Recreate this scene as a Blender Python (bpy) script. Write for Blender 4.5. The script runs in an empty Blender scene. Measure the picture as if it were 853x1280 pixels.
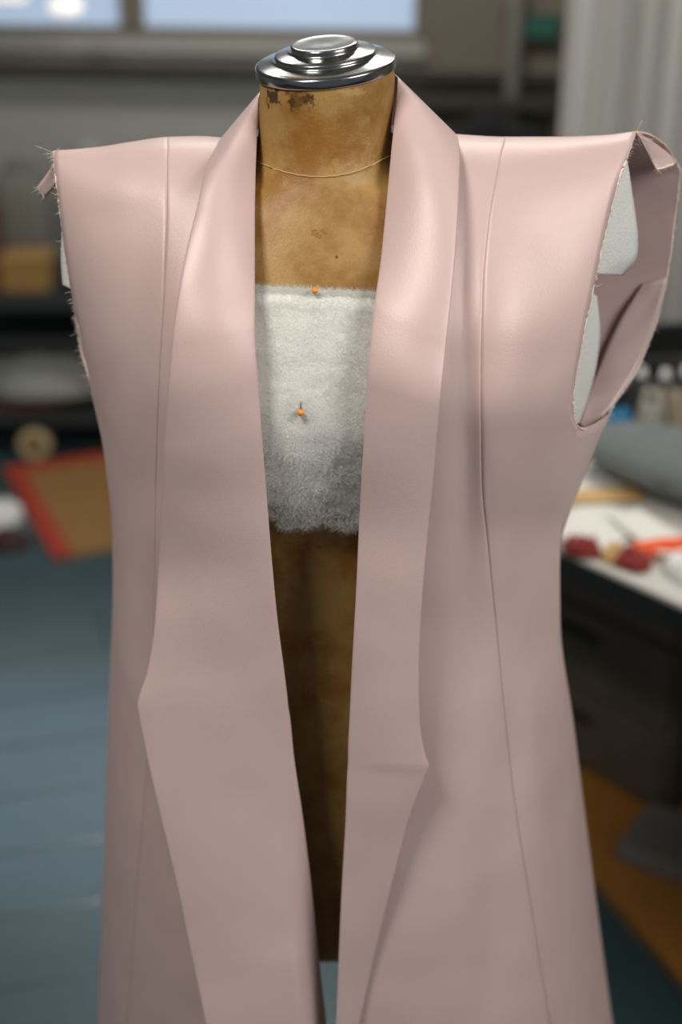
import bpy, bmesh, math, random
from mathutils import Vector, Matrix, noise
random.seed(7)
R = math.radians
scene = bpy.context.scene
col = scene.collection

# ------------------------------------------------------------------ camera, world, lights, exposure
F = 1778.0                       # focal length in pixels of the 853 x 1280 frame (50 mm)
PITCH = R(25)
CAM = Vector((0.0, -1.10, 1.70))
cam = bpy.data.cameras.new('camera')
cam.sensor_fit = 'VERTICAL'; cam.sensor_height = 36.0; cam.sensor_width = 24.0
cam.lens = 36.0 * F / 1280.0
cam.clip_start = 0.02
cam.dof.use_dof = True
cam.dof.focus_distance = 1.05
cam.dof.aperture_fstop = 2.7
cam_o = bpy.data.objects.new('camera', cam)
cam_o.location = CAM
cam_o.rotation_euler = (math.pi / 2 - PITCH, 0, 0)
col.objects.link(cam_o)
scene.camera = cam_o

world = bpy.data.worlds.new('world'); scene.world = world
world.use_nodes = True
world.node_tree.nodes['Background'].inputs[0].default_value = (0.78, 0.88, 1.0, 1)
world.node_tree.nodes['Background'].inputs[1].default_value = 0.15

def area(name, loc, target, sx, sy, power, color):
    l = bpy.data.lights.new(name, 'AREA'); l.shape = 'RECTANGLE'; l.size = sx; l.size_y = sy
    l.energy = power; l.color = color
    o = bpy.data.objects.new(name, l); o.location = loc
    o.rotation_euler = (Vector(target) - Vector(loc)).to_track_quat('-Z', 'Y').to_euler()
    col.objects.link(o); return o
area('ceiling_tube_light', (-0.70, -0.85, 2.75), (-0.2, -0.1, 1.0), 0.5, 0.2, 25, (1.0, 0.95, 0.89))
area('window_daylight_right', (1.45, -1.15, 2.45), (0.1, 0.0, 1.25), 1.0, 0.9, 31, (1.0, 0.97, 0.94))
area('rear_fill_light', (0.2, 2.0, 2.85), (0.2, 2.0, 0.0), 1.6, 0.5, 42, (1.0, 0.98, 0.95))  # added unseen fill that brightens the back wall, no fixture

vs = scene.view_settings
vs.view_transform = 'Standard'; vs.look = 'None'; vs.exposure = 0.0; vs.gamma = 1.0
vs.use_curve_mapping = False

# ------------------------------------------------------------------ helpers
def ray(px, py):
    a = (px - 426.5) / F; b = (640 - py) / F
    c, s = math.cos(PITCH), math.sin(PITCH)
    return Vector((a, c + b * s, -s + b * c))
def U(px, py, Y):                     # point seen at a pixel, at world depth Y
    d = ray(px, py); t = (Y - CAM.y) / d.y
    return CAM + d * t
def onz(px, py, z):                   # point seen at a pixel, on the plane at height z
    d = ray(px, py); t = (z - CAM.z) / d.z
    return CAM + d * t

def lerp(a, b, t): return a + (b - a) * t
def table(pts, x):                    # smooth monotone piecewise interpolation
    if x <= pts[0][0]: return pts[0][1]
    for i in range(len(pts) - 1):
        x0, y0 = pts[i]; x1, y1 = pts[i + 1]
        if x <= x1:
            def slope(j):
                if j <= 0: return (pts[1][1] - pts[0][1]) / (pts[1][0] - pts[0][0])
                if j >= len(pts) - 1: return (pts[-1][1] - pts[-2][1]) / (pts[-1][0] - pts[-2][0])
                a = (pts[j][1] - pts[j - 1][1]) / (pts[j][0] - pts[j - 1][0])
                b = (pts[j + 1][1] - pts[j][1]) / (pts[j + 1][0] - pts[j][0])
                return 0.0 if a * b <= 0 else 2 * a * b / (a + b)
            h = x1 - x0; t = (x - x0) / h; m0, m1 = slope(i) * h, slope(i + 1) * h
            return ((2*t**3 - 3*t*t + 1) * y0 + (t**3 - 2*t*t + t) * m0 + (-2*t**3 + 3*t*t) * y1 + (t**3 - t*t) * m1)
    return pts[-1][1]
def crom(rows, s):                    # Catmull-Rom through tuples, s in 0..len-1
    n = len(rows); i = max(0, min(n - 2, int(math.floor(s)))); t = s - i
    p0 = rows[max(0, i - 1)]; p1 = rows[i]; p2 = rows[i + 1]; p3 = rows[min(n - 1, i + 2)]
    return tuple(0.5 * (2*b + (c - a)*t + (2*a - 5*b + 4*c - d)*t*t + (3*b - a - 3*c + d)*t**3) for a, b, c, d in zip(p0, p1, p2, p3))

def link(name, me, mat, parent=None, smooth=True):
    if mat is not None and not me.materials: me.materials.append(mat)
    if smooth:
        for p in me.polygons: p.use_smooth = True
    o = bpy.data.objects.new(name, me); col.objects.link(o)
    if parent is not None: o.parent = parent
    return o
def from_bm(name, bm, mat, parent=None, smooth=True):
    bmesh.ops.recalc_face_normals(bm, faces=bm.faces)
    me = bpy.data.meshes.new(name); bm.to_mesh(me); bm.free()
    return link(name, me, mat, parent, smooth)
def grid_mesh(name, rows, mat, parent=None, thick=0.0, sub=0, close=False, offset=0.0, smooth=True):
    n, m = len(rows), len(rows[0])
    vs_ = [tuple(p) for r in rows for p in r]
    fs = []
    for i in range(n - 1):
        for j in range(m - 1 + (1 if close else 0)):
            k = (j + 1) % m
            fs.append((i*m + j, i*m + k, (i+1)*m + k, (i+1)*m + j))
    me = bpy.data.meshes.new(name); me.from_pydata(vs_, [], fs); me.update()
    o = link(name, me, mat, parent, smooth)
    if thick:
        md = o.modifiers.new('thickness', 'SOLIDIFY'); md.thickness = thick; md.offset = offset
    if sub:
        md = o.modifiers.new('smooth', 'SUBSURF'); md.levels = sub; md.render_levels = sub
    return o
def empty(name, loc=(0, 0, 0)):
    o = bpy.data.objects.new(name, None); o.empty_display_size = 0.05; o.location = loc
    col.objects.link(o); return o
def keep(child, parent):              # parent a mesh built in world coordinates
    child.parent = parent
    child.matrix_parent_inverse = Matrix.Translation(-Vector(parent.location))
    return child
def tag(o, label, cat, group=None, kind=None):
    o['label'] = label; o['category'] = cat
    if group: o['group'] = group
    if kind: o['kind'] = kind
    return o
def structure(o): o['kind'] = 'structure'; return o
def box_bm(bm, cx, cy, cz, sx, sy, sz, rz=0.0, bev=0.0):
    r = bmesh.ops.create_cube(bm, size=1.0)
    v = r['verts']
    M = Matrix.Translation((cx, cy, cz)) @ Matrix.Rotation(rz, 4, 'Z') @ Matrix.Diagonal((sx, sy, sz, 1))
    bmesh.ops.transform(bm, matrix=M, verts=v)
    if bev:
        es = list({e for x in v for e in x.link_edges})
        bmesh.ops.bevel(bm, geom=es, offset=bev, segments=2, affect='EDGES', profile=0.6)
    return bm
def box(name, c, s, mat, parent=None, rz=0.0, bev=0.003, smooth=False):
    bm = bmesh.new(); box_bm(bm, c[0], c[1], c[2], s[0], s[1], s[2], rz, bev)
    return from_bm(name, bm, mat, parent, smooth)
def lathe(name, prof, mat, parent=None, seg=64, M=None):
    rows = []
    for r, h in prof:
        rows.append([(M or Matrix()) @ Vector((r * math.cos(2*math.pi*k/seg), r * math.sin(2*math.pi*k/seg), h)) for k in range(seg)])
    return grid_mesh(name, rows, mat, parent, close=True)
def tube(bm, pts, rad, seg=5):
    rings = []
    for i, p in enumerate(pts):
        d = (pts[min(i+1, len(pts)-1)] - pts[max(i-1, 0)]).normalized()
        a = d.orthogonal().normalized(); b = d.cross(a)
        r = rad[i] if isinstance(rad, (list, tuple)) else rad
        rings.append([bm.verts.new(p + a*r*math.cos(2*math.pi*k/seg) + b*r*math.sin(2*math.pi*k/seg)) for k in range(seg)])
    for i in range(len(rings)-1):
        for k in range(seg):
            bm.faces.new((rings[i][k], rings[i][(k+1) % seg], rings[i+1][(k+1) % seg], rings[i+1][k]))
    bm.faces.new(rings[0][::-1]); bm.faces.new(rings[-1])

def soft(name, c, s, m, parent, n=2.6):
    rows = []
    for i in range(17):
        v = -math.pi/2 + math.pi*i/16; r = []
        for k in range(32):
            a = 2*math.pi*k/32; pw = lambda t: math.copysign(abs(t)**(2/n), t)
            r.append((c[0] + s[0]*pw(math.cos(v))*pw(math.cos(a)), c[1] + s[1]*pw(math.cos(v))*pw(math.sin(a)), c[2] + s[2]*pw(math.sin(v))))
        rows.append(r)
    return grid_mesh(name, rows, m, parent, close=True)

# ------------------------------------------------------------------ materials
def srgb(r, g, b):
    f = lambda c: (c/255/12.92) if c/255 <= 0.04045 else ((c/255 + 0.055)/1.055)**2.4
    return (f(r), f(g), f(b), 1)
def mat(name, color, rough=0.6, metal=0.0, spec=0.5, noise_scale=0, noise_amt=0.25, bump=0.0, bump_scale=200, sheen=0.0, emit=0.0, rand=0.0):
    m = bpy.data.materials.new(name); m.use_nodes = True
    nt = m.node_tree; N = nt.nodes; L = nt.links
    b = N['Principled BSDF']
    b.inputs['Base Color'].default_value = color
    b.inputs['Roughness'].default_value = rough; b.inputs['Metallic'].default_value = metal
    b.inputs['Specular IOR Level'].default_value = spec
    b.inputs['Sheen Weight'].default_value = sheen
    tc = N.new('ShaderNodeTexCoord')
    out = None
    if noise_scale:
        n = N.new('ShaderNodeTexNoise'); n.inputs['Scale'].default_value = noise_scale; n.inputs['Detail'].default_value = 6
        L.new(tc.outputs['Object'], n.inputs['Vector'])
        r = N.new('ShaderNodeMapRange'); r.inputs['To Min'].default_value = 1 - noise_amt; r.inputs['To Max'].default_value = 1 + noise_amt
        L.new(n.outputs['Fac'], r.inputs['Value'])
        mx = N.new('ShaderNodeMix'); mx.data_type = 'RGBA'; mx.blend_type = 'MULTIPLY'; mx.inputs['Factor'].default_value = 1
        mx.inputs['A'].default_value = color
        L.new(r.outputs[0], mx.inputs['B']); out = mx.outputs['Result']
        L.new(out, b.inputs['Base Color'])
    if rand:
        oi = N.new('ShaderNodeObjectInfo'); hs = N.new('ShaderNodeHueSaturation')
        r2 = N.new('ShaderNodeMapRange'); r2.inputs['To Min'].default_value = 1 - rand; r2.inputs['To Max'].default_value = 1 + rand
        L.new(oi.outputs['Random'], r2.inputs['Value']); L.new(r2.outputs[0], hs.inputs['Value'])
        if out: L.new(out, hs.inputs['Color'])
        else: hs.inputs['Color'].default_value = color
        L.new(hs.outputs[0], b.inputs['Base Color'])
    if bump:
        n2 = N.new('ShaderNodeTexNoise'); n2.inputs['Scale'].default_value = bump_scale; n2.inputs['Detail'].default_value = 3
        L.new(tc.outputs['Object'], n2.inputs['Vector'])
        bp = N.new('ShaderNodeBump'); bp.inputs['Strength'].default_value = bump; bp.inputs['Distance'].default_value = 0.002
        L.new(n2.outputs['Fac'], bp.inputs['Height']); L.new(bp.outputs[0], b.inputs['Normal'])
    if emit:
        b.inputs['Emission Color'].default_value = color; b.inputs['Emission Strength'].default_value = emit
    return m

def satin_material():
    m = mat('pink_duchess_satin', srgb(207, 181, 175), rough=0.42, spec=0.8, sheen=0.10)
    nt = m.node_tree; N = nt.nodes; L = nt.links; b = N['Principled BSDF']
    b.inputs['Sheen Tint'].default_value = srgb(255, 225, 215)
    b.inputs['Sheen Roughness'].default_value = 0.45
    b.inputs['Specular Tint'].default_value = srgb(255, 238, 232)
    b.inputs['Subsurface Weight'].default_value = 0.0
    tc = N['Texture Coordinate'] if 'Texture Coordinate' in N else N.new('ShaderNodeTexCoord')
    # fine weave: two stretched noises crossed
    hs = []
    for sc in ((450, 450, 1500), (1500, 450, 450)):
        mp = N.new('ShaderNodeMapping'); mp.inputs['Scale'].default_value = sc
        n = N.new('ShaderNodeTexNoise'); n.inputs['Scale'].default_value = 1.0; n.inputs['Detail'].default_value = 2
        L.new(tc.outputs['Object'], mp.inputs['Vector']); L.new(mp.outputs[0], n.inputs['Vector']); hs.append(n)
    ad = N.new('ShaderNodeMath'); ad.operation = 'ADD'
    L.new(hs[0].outputs['Fac'], ad.inputs[0]); L.new(hs[1].outputs['Fac'], ad.inputs[1])
    # slow undulation of the cloth
    n3 = N.new('ShaderNodeTexNoise'); n3.inputs['Scale'].default_value = 11; n3.inputs['Detail'].default_value = 1
    L.new(tc.outputs['Object'], n3.inputs['Vector'])
    bp = N.new('ShaderNodeBump'); bp.inputs['Strength'].default_value = 0.12; bp.inputs['Distance'].default_value = 0.0012
    bp2 = N.new('ShaderNodeBump'); bp2.inputs['Strength'].default_value = 0.22; bp2.inputs['Distance'].default_value = 0.02
    L.new(ad.outputs[0], bp.inputs['Height']); L.new(n3.outputs['Fac'], bp2.inputs['Height'])
    L.new(bp2.outputs[0], bp.inputs['Normal']); L.new(bp.outputs[0], b.inputs['Normal'])
    # thin cloth lets a little light through
    tr = N.new('ShaderNodeBsdfTranslucent'); tr.inputs['Color'].default_value = srgb(226, 150, 135)
    mx = N.new('ShaderNodeMixShader'); mx.inputs[0].default_value = 0.12
    L.new(b.outputs[0], mx.inputs[1]); L.new(tr.outputs[0], mx.inputs[2])
    L.new(mx.outputs[0], N['Material Output'].inputs['Surface'])
    return m
SATIN = satin_material()

def form_material(spots):
    m = mat('aged_varnished_linen', srgb(160, 112, 42), rough=0.5, spec=0.4)
    nt = m.node_tree; N = nt.nodes; L = nt.links; b = N['Principled BSDF']
    tc = N.new('ShaderNodeTexCoord')
    def noi(scale, detail=5, vec=None):
        n = N.new('ShaderNodeTexNoise'); n.inputs['Scale'].default_value = scale; n.inputs['Detail'].default_value = detail
        n.inputs['Roughness'].default_value = 0.62
        L.new(vec or tc.outputs['Object'], n.inputs['Vector']); return n
    def ramp(src, a, bb, lo=0.0, hi=1.0):
        r = N.new('ShaderNodeMapRange'); r.interpolation_type = 'SMOOTHSTEP'
        r.inputs['From Min'].default_value = a; r.inputs['From Max'].default_value = bb
        r.inputs['To Min'].default_value = lo; r.inputs['To Max'].default_value = hi
        L.new(src, r.inputs['Value']); return r.outputs[0]
    def mix(fac, a, bcol):
        mx = N.new('ShaderNodeMix'); mx.data_type = 'RGBA'
        L.new(fac, mx.inputs['Factor'])
        if isinstance(a, tuple): mx.inputs['A'].default_value = a
        else: L.new(a, mx.inputs['A'])
        mx.inputs['B'].default_value = bcol
        return mx.outputs['Result']
    c = mix(ramp(noi(26).outputs['Fac'], 0.40, 0.66), srgb(158, 124, 70), srgb(136, 94, 36))
    c = mix(ramp(noi(60, 6).outputs['Fac'], 0.55, 0.75, 0, 0.5), c, srgb(168, 138, 84))
    mp = N.new('ShaderNodeMapping'); mp.inputs['Scale'].default_value = (900, 900, 120)
    L.new(tc.outputs['Object'], mp.inputs['Vector'])
    c = mix(ramp(noi(1.0, 2, mp.outputs[0]).outputs['Fac'], 0.5, 0.8, 0, 0.35), c, srgb(120, 78, 26))
    wob = noi(140, 4)
    for p, rad, ccol, amt in spots:
        d = N.new('ShaderNodeVectorMath'); d.operation = 'DISTANCE'
        sc = N.new('ShaderNodeVectorMath'); sc.operation = 'MULTIPLY'; sc.inputs[1].default_value = (1.0, 1.0, rad[1])
        L.new(tc.outputs['Object'], sc.inputs[0])
        L.new(sc.outputs[0], d.inputs[0]); d.inputs[1].default_value = (p[0], p[1], p[2] * rad[1])
        a = N.new('ShaderNodeMath'); a.operation = 'MULTIPLY_ADD'; a.inputs[1].default_value = rad[0] * 4.0
        L.new(wob.outputs['Fac'], a.inputs[0]); L.new(d.outputs['Value'], a.inputs[2])
        c = mix(ramp(a.outputs[0], rad[0]*2.4, rad[0]*2.9, amt, 0.0), c, ccol)
    L.new(c, b.inputs['Base Color'])
    bp = N.new('ShaderNodeBump'); bp.inputs['Strength'].default_value = 0.25; bp.inputs['Distance'].default_value = 0.0012
    L.new(noi(500, 2).outputs['Fac'], bp.inputs['Height']); L.new(bp.outputs[0], b.inputs['Normal'])
    return m

CHROME = mat('tarnished_chrome', (0.36, 0.36, 0.35, 1), rough=0.19, metal=1.0, noise_scale=90, noise_amt=0.6, bump=0.06, bump_scale=60)
WADDING = mat('white_wadding', srgb(205, 207, 200), rough=0.95, spec=0.1, noise_scale=90, noise_amt=0.10, bump=0.9, bump_scale=420, sheen=0.3)
FIBRE = mat('wadding_fibre', srgb(222, 223, 216), rough=0.9, spec=0.1)
FELT = mat('white_felt', srgb(218, 218, 211), rough=0.95, spec=0.1, noise_scale=300, noise_amt=0.1, bump=0.6, bump_scale=700)
THREAD = mat('pale_thread', srgb(232, 214, 204), rough=0.8)
ORANGE_PIN = mat('orange_pin_head', srgb(235, 140, 25), rough=0.3)
STEEL = mat('pin_steel', (0.12, 0.11, 0.10, 1), rough=0.4, metal=1.0)
TEAL = mat('teal_vinyl', srgb(62, 86, 88), rough=0.26, spec=1.0, noise_scale=9, noise_amt=0.15, rand=0.06)
GROUT = mat('floor_joint', srgb(30, 40, 42), rough=0.8)
WALL = mat('grey_wall_paint', srgb(166, 166, 158), rough=0.9, noise_scale=3, noise_amt=0.05)
CEIL = mat('ceiling_paint', srgb(170, 168, 160), rough=0.9)
FRAME = mat('window_frame_paint', srgb(120, 113, 96), rough=0.7)
DARKRAIL = mat('dark_rail_paint', srgb(62, 58, 52), rough=0.6)
PANE = mat('frosted_daylit_glass', srgb(160, 178, 200), rough=0.3, emit=0.74)
for n_ in (TEAL,):
    n_.node_tree.nodes['Principled BSDF'].inputs['Coat Weight'].default_value = 1.0
    n_.node_tree.nodes['Principled BSDF'].inputs['Coat IOR'].default_value = 2.1
    n_.node_tree.nodes['Principled BSDF'].inputs['Coat Roughness'].default_value = 0.22
GLOBE = mat('lit_lamp_glass', (1.0, 0.93, 0.86, 1), rough=0.4, emit=0.7)
BLACK = mat('black_metal', srgb(26, 27, 27), rough=0.5)
DARKWOOD = mat('dark_stained_wood', srgb(84, 76, 62), rough=0.6, noise_scale=14, noise_amt=0.3)

# ------------------------------------------------------------------ setting
ROT = R(14)                           # the floor boards run a little off the picture plane
floor_root = box('floor', (0, 1.6, -0.03), (9.0, 8.0, 0.05), GROUT, bev=0)
structure(floor_root)
pm = None
ux = Vector((math.cos(ROT), math.sin(ROT), 0)); uy = Vector((-math.sin(ROT), math.cos(ROT), 0))
for k in range(-4, 25):
    for i in range(-1, 2):
        off = (k % 3) * 0.7
        c = ux * (i * 2.2 - 0.4 + off) + uy * (k * 0.178)
        if pm is None:
            bm = bmesh.new(); box_bm(bm, 0, 0, 0, 2.197, 0.1745, 0.006, 0, 0.0015)
            o = from_bm('floor_plank', bm, TEAL, None, False); pm = o.data
        else:
            o = link('floor_plank', pm, None, None, False)
        o.location = (c.x, c.y + 0.0, -0.003); o.rotation_euler = (0, 0, ROT)
        o.parent = floor_root

WY = 3.45                             # back wall depth at x = 0
WROT = R(-7)
wdir = Vector((math.cos(WROT), math.sin(WROT), 0)); wn = Vector((math.sin(WROT), -math.cos(WROT), 0))   # wn points to the camera
def wallpt(px, py, out=0.0):          # point on the back wall plane (shifted out into the room)
    d = ray(px, py); p0 = Vector((0, WY, 0)) + wn * out
    t = (p0 - CAM).dot(wn) / d.dot(wn)
    return CAM + d * t
def wallbox(name, px0, py0, px1, py1, thick, m, parent=None, out=0.0, bev=0.004, label=None):
    a = wallpt(px0, py0, out + thick/2); b = wallpt(px1, py1, out + thick/2)
    c = (a + b) / 2
    s = abs((b - a).dot(wdir))
    return box(name, c, (s, thick, abs(a.z - b.z)), m, parent, WROT, bev)
# wall with the window band cut out
sill = wallpt(350, 47).z; head = sill + 1.25
def wall_piece(name, x0, x1, z0, z1):
    c = Vector((0, WY, 0)) + wdir * ((x0 + x1)/2) - wn * 0.1
    return box(name, (c.x, c.y, (z0+z1)/2), (x1 - x0, 0.2, z1 - z0), WALL, None, WROT, 0)
xr = (wallpt(533, 30) - Vector((0, WY, 0))).dot(wdir)
xl = -3.2
wb = structure(wall_piece('wall_back', -4.2, 4.2, 0, sill))
keep(wall_piece('wall_upper', -4.2, 4.2, head, 3.0), wb)
keep(wall_piece('wall_pier', xr, 4.2, sill, head), wb)
keep(wall_piece('wall_pier', -4.2, xl, sill, head), wb)
for w in wb.children: w.matrix_parent_inverse = wb.matrix_world.inverted(); 
structure(box('wall_left', (-3.9, 1.2, 1.5), (0.1, 5.6, 3.0), WALL, bev=0))
structure(box('wall_right', (3.3, 1.2, 1.5), (0.1, 5.6, 3.0), WALL, bev=0))
structure(box('ceiling', (0, 1.6, 3.03), (8.4, 6.0, 0.06), CEIL, bev=0))

def window(name, xa, xb):
    root = empty(name, Vector((0, WY, sill)) + wdir * ((xa + xb)/2)); structure(root)
    w = xb - xa; h = head - sill; f = 0.06
    def pc(nm, cx, cz, sx, sz, m, dep=0.06, o_=0.03):
        p = Vector((0, WY, 0)) + wdir * cx - wn * o_
        keep(box(nm, (p.x, p.y, cz), (sx, dep, sz), m, None, WROT, 0.003 if dep > 0.02 else 0), root)
    pc('frame_rail', (xa+xb)/2, sill + f*0.2, w, f*0.4, FRAME)
    pc('frame_rail', (xa+xb)/2, head - f/2, w, f, FRAME)
    pc('frame_stile', xa + f*0.3, (sill+head)/2, f*0.6, h, FRAME)
    pc('frame_stile', xb - f*0.3, (sill+head)/2, f*0.6, h, FRAME)
    pc('glass_pane', (xa+xb)/2, (sill+head)/2, w - f*0.6, h - f*0.6, PANE, 0.008, 0.045)
xm = (wallpt(163, 15) - Vector((0, WY, 0))).dot(wdir)
window('window_1', xm, xr)
window('window_2', xl, xm)
# apron board and dark ledge below the windows, darker cladding to the right
structure(wallbox('trim_1', -700, 50, 545, 74, 0.03, mat('apron_paint', srgb(128, 121, 106), rough=0.8)))
structure(wallbox('trim_2', -700, 76, 700, 92, 0.09, DARKRAIL))
CLAD = mat('taupe_cladding', srgb(122, 112, 98), rough=0.8)
structure(wallbox('trim_3', 545, -500, 760, 240, 0.02, CLAD, None, 0.0))

# ------------------------------------------------------------------ dress form
form = empty('dress_form', (0, 0, 0.0))
rows_form = [  # front pixel row, centre pixel, half width px, front Y, back Y
    (98, 409, 83, -.050, .050), (110, 409, 84, -.051, .051), (130, 408, 84, -.051, .052), (165, 406, 83, -.050, .052),
    (195, 405, 84, -.050, .053), (215, 404, 88, -.052, .056), (235, 403, 100, -.056, .064), (262, 402, 140, -.063, .078),
    (295, 401, 195, -.072, .09), (350, 400, 228, -.087, .10), (430, 400, 238, -.106, .105), (490, 400, 240, -.118, .105),
    (530, 400, 240, -.121, .10), (565, 400, 234, -.115, .095), (610, 399, 222, -.102, .09), (670, 397, 205, -.092, .085),
    (760, 396, 190, -.088, .085), (880, 395, 205, -.094, .10), (1020, 394, 230, -.103, .12), (1130, 393, 240, -.106, .125), (1196, 392, 240, -.104, .12), (1202, 392, 232, -.098, .114)]
SEG = 72
rings = []
nr = 110
for i in range(nr + 1):
    py, cx, hw, yf, yb = crom(rows_form, i / nr * (len(rows_form) - 1))
    z = U(cx, py, yf).z
    yc = (yf + yb)/2; dd = (yb - yf)/2
    pc = U(cx, py, yf)
    zc_ = (pc - CAM).dot(Vector((0, math.cos(PITCH), -math.sin(PITCH))))
    w = hw / F * (zc_ + dd * 0.9)
    cxw = U(cx, py, yf).x
    e = 2.0 if py < 240 else 2.25
    ring = []
    for k in range(SEG):
        a = 2*math.pi*k/SEG; ca, sa = math.cos(a), math.sin(a)
        ring.append(Vector((cxw + w*math.copysign(abs(ca)**(2/e), ca), yc + dd*math.copysign(abs(sa)**(2/e), sa), z)))
    rings.append(ring)
zbot = rings[-1][0].z
rings.append([Vector((lerp(p.x, rings[-1][0].x*0 - 0.03, 0.5), p.y*0.5, zbot - 0.004)) for p in rings[-1]])
rings.append([Vector((-0.03 + (p.x+0.03)*0.02, p.y*0.02, zbot - 0.005)) for p in rings[-1]])
top_ring = rings[0]
CAPC = sum(top_ring, Vector()) / SEG
def formY(x, z):                      # front surface of the form at a world x, z
    for i in range(nr):
        z0 = rings[i][0].z; z1 = rings[i+1][0].z
        if z1 <= z <= z0:
            t = (z0 - z)/(z0 - z1 + 1e-9); ys = []
            for r_ in (rings[i], rings[i+1]):
                best = None
                for k in range(SEG//2, SEG):
                    a, b_ = r_[k], r_[(k+1) % SEG]
                    if min(a.x, b_.x) <= x <= max(a.x, b_.x):
                        u = (x - a.x)/(b_.x - a.x + 1e-9); best = a.y + (b_.y - a.y)*u
                ys.append(best if best is not None else 0.0)
            return lerp(ys[0], ys[1], t)
    return -0.09
def onform(px, py, lift=0.0):
    Y = -0.09
    for _ in range(12):
        p = U(px, py, Y); Y = formY(p.x, p.z) - lift
    return U(px, py, Y)
DK = srgb(62, 42, 20)
spots = [(onform(370, 125), (0.016, 1.7), srgb(96, 64, 28), 0.9), (onform(343, 122), (0.010, 1.3), DK, 0.95), (onform(362, 127), (0.0060, 1.3), DK, 0.8), (onform(384, 124), (0.0060, 1.3), srgb(70, 46, 20), 0.9),
         (onform(395, 295), (0.0060, 1.0), srgb(130, 82, 26), 0.8), (onform(421, 322), (0.0014, 1.0), srgb(76, 48, 18), 0.9),
         (onform(400, 178), (0.030, 1.6), srgb(144, 94, 26), 0.5), (onform(440, 195), (0.020, 1.6), srgb(136, 88, 24), 0.5),
         (onform(486, 108), (0.004, 1.0), srgb(90, 56, 22), 0.7), (onform(440, 112), (0.018, 4.0), srgb(176, 146, 96), 0.6)]
LINEN = form_material(spots)
body = grid_mesh('torso', rings, LINEN, form, close=True)
# metal neck cap: stepped dome, tilted with the neck
PXM = 1 / 1690.0
prof = [(84, -3), (87.5, -2), (88.6, 0), (89, 2), (89, 14.5), (88.6, 16.5), (87, 18), (84, 19), (76, 21.5), (68, 24.2), (65.5, 25.2), (64.6, 26.2), (64.3, 28), (64.3, 31.5), (63.6, 33), (61, 34.3), (54, 36), (47, 38), (44, 39), (43, 40.5), (42.6, 42), (42.6, 48), (42, 49.6), (40.5, 50.8), (38, 51.2), (36.5, 50.8), (20, 51.4), (0.2, 51.6)]
CM = Matrix.Translation(CAPC + Vector((-0.0012, 0, -0.001))) @ Matrix.Rotation(R(-4.6), 4, 'Y') @ Matrix.Rotation(R(7.0), 4, 'X')
lathe('neck_cap', [(r*PXM, h*PXM*0.66) for r, h in prof], CHROME, form, 96, CM)
# neckline thread
bm = bmesh.new()
pts = []
for i in range(41):
    px = lerp(322, 492, i/40); t = (px - 400)/88
    pts.append(onform(px, 221 - 24*t*t - (3 if px > 440 else 0)*((px-440)/50 if px > 440 else 0) + 0.25*math.sin(i*1.7), 0.0002))
tube(bm, pts, 0.0007, 5)
from_bm('neckline_thread', bm, mat('neck_thread', srgb(172, 142, 92), rough=0.8), form)
# stand: pole and three-legged base
bm = bmesh.new(); PX, PY_ = U(372, 1200, 0).x, 0.01
tube(bm, [Vector((PX, PY_, zbot + 0.02)), Vector((PX, PY_, 0.12))], 0.013, 16)
from_bm('pole', bm, BLACK, form)
for k in range(3):
    a = math.pi/2 + k*2*math.pi/3
    bm = bmesh.new()
    tube(bm, [Vector((PX, PY_, 0.15)), Vector((PX + 0.1*math.cos(a), PY_ + 0.1*math.sin(a), 0.12)), Vector((PX + 0.22*math.cos(a), PY_ + 0.22*math.sin(a), 0.014))], [0.014, 0.013, 0.012], 10)
    from_bm('leg', bm, BLACK, form)
tag(form, 'old golden brown linen dress form with stepped metal neck cap', 'dress form')

# ------------------------------------------------------------------ wadding pinned to the chest of the form
wad = empty('chest_wadding', onform(395, 500))
random.seed(3)
def wad_bottom(px): return 659 + 3*math.sin(px*0.09) + 4*noise.noise(Vector((px*0.09, 0, 0))) + 3*noise.noise(Vector((px*0.3, 2, 0))) - (10 if px < 345 else 0)
rows = []
NW, MW = 60, 44
for i in range(NW + 1):
    r = []
    for j in range(MW + 1):
        px = lerp(286, 500, j/MW)
        top = lerp(357, 365, (px - 318)/150) + 1.2*math.sin(px*0.5)
        py = lerp(top, wad_bottom(px), i/NW)
        v = i/NW
        lift = 0.007 * min(1, v*14 + 0.15) + 0.007*max(0, v - 0.55)/0.45*(1 - max(0, v - 0.85)/0.15*0.8)
        p = onform(px, py, lift)
        p.y += 0.0016*noise.noise(p*50) + 0.0006*noise.noise(p*160)
        r.append(p)
    rows.append(r)
WM = WADDING
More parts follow.
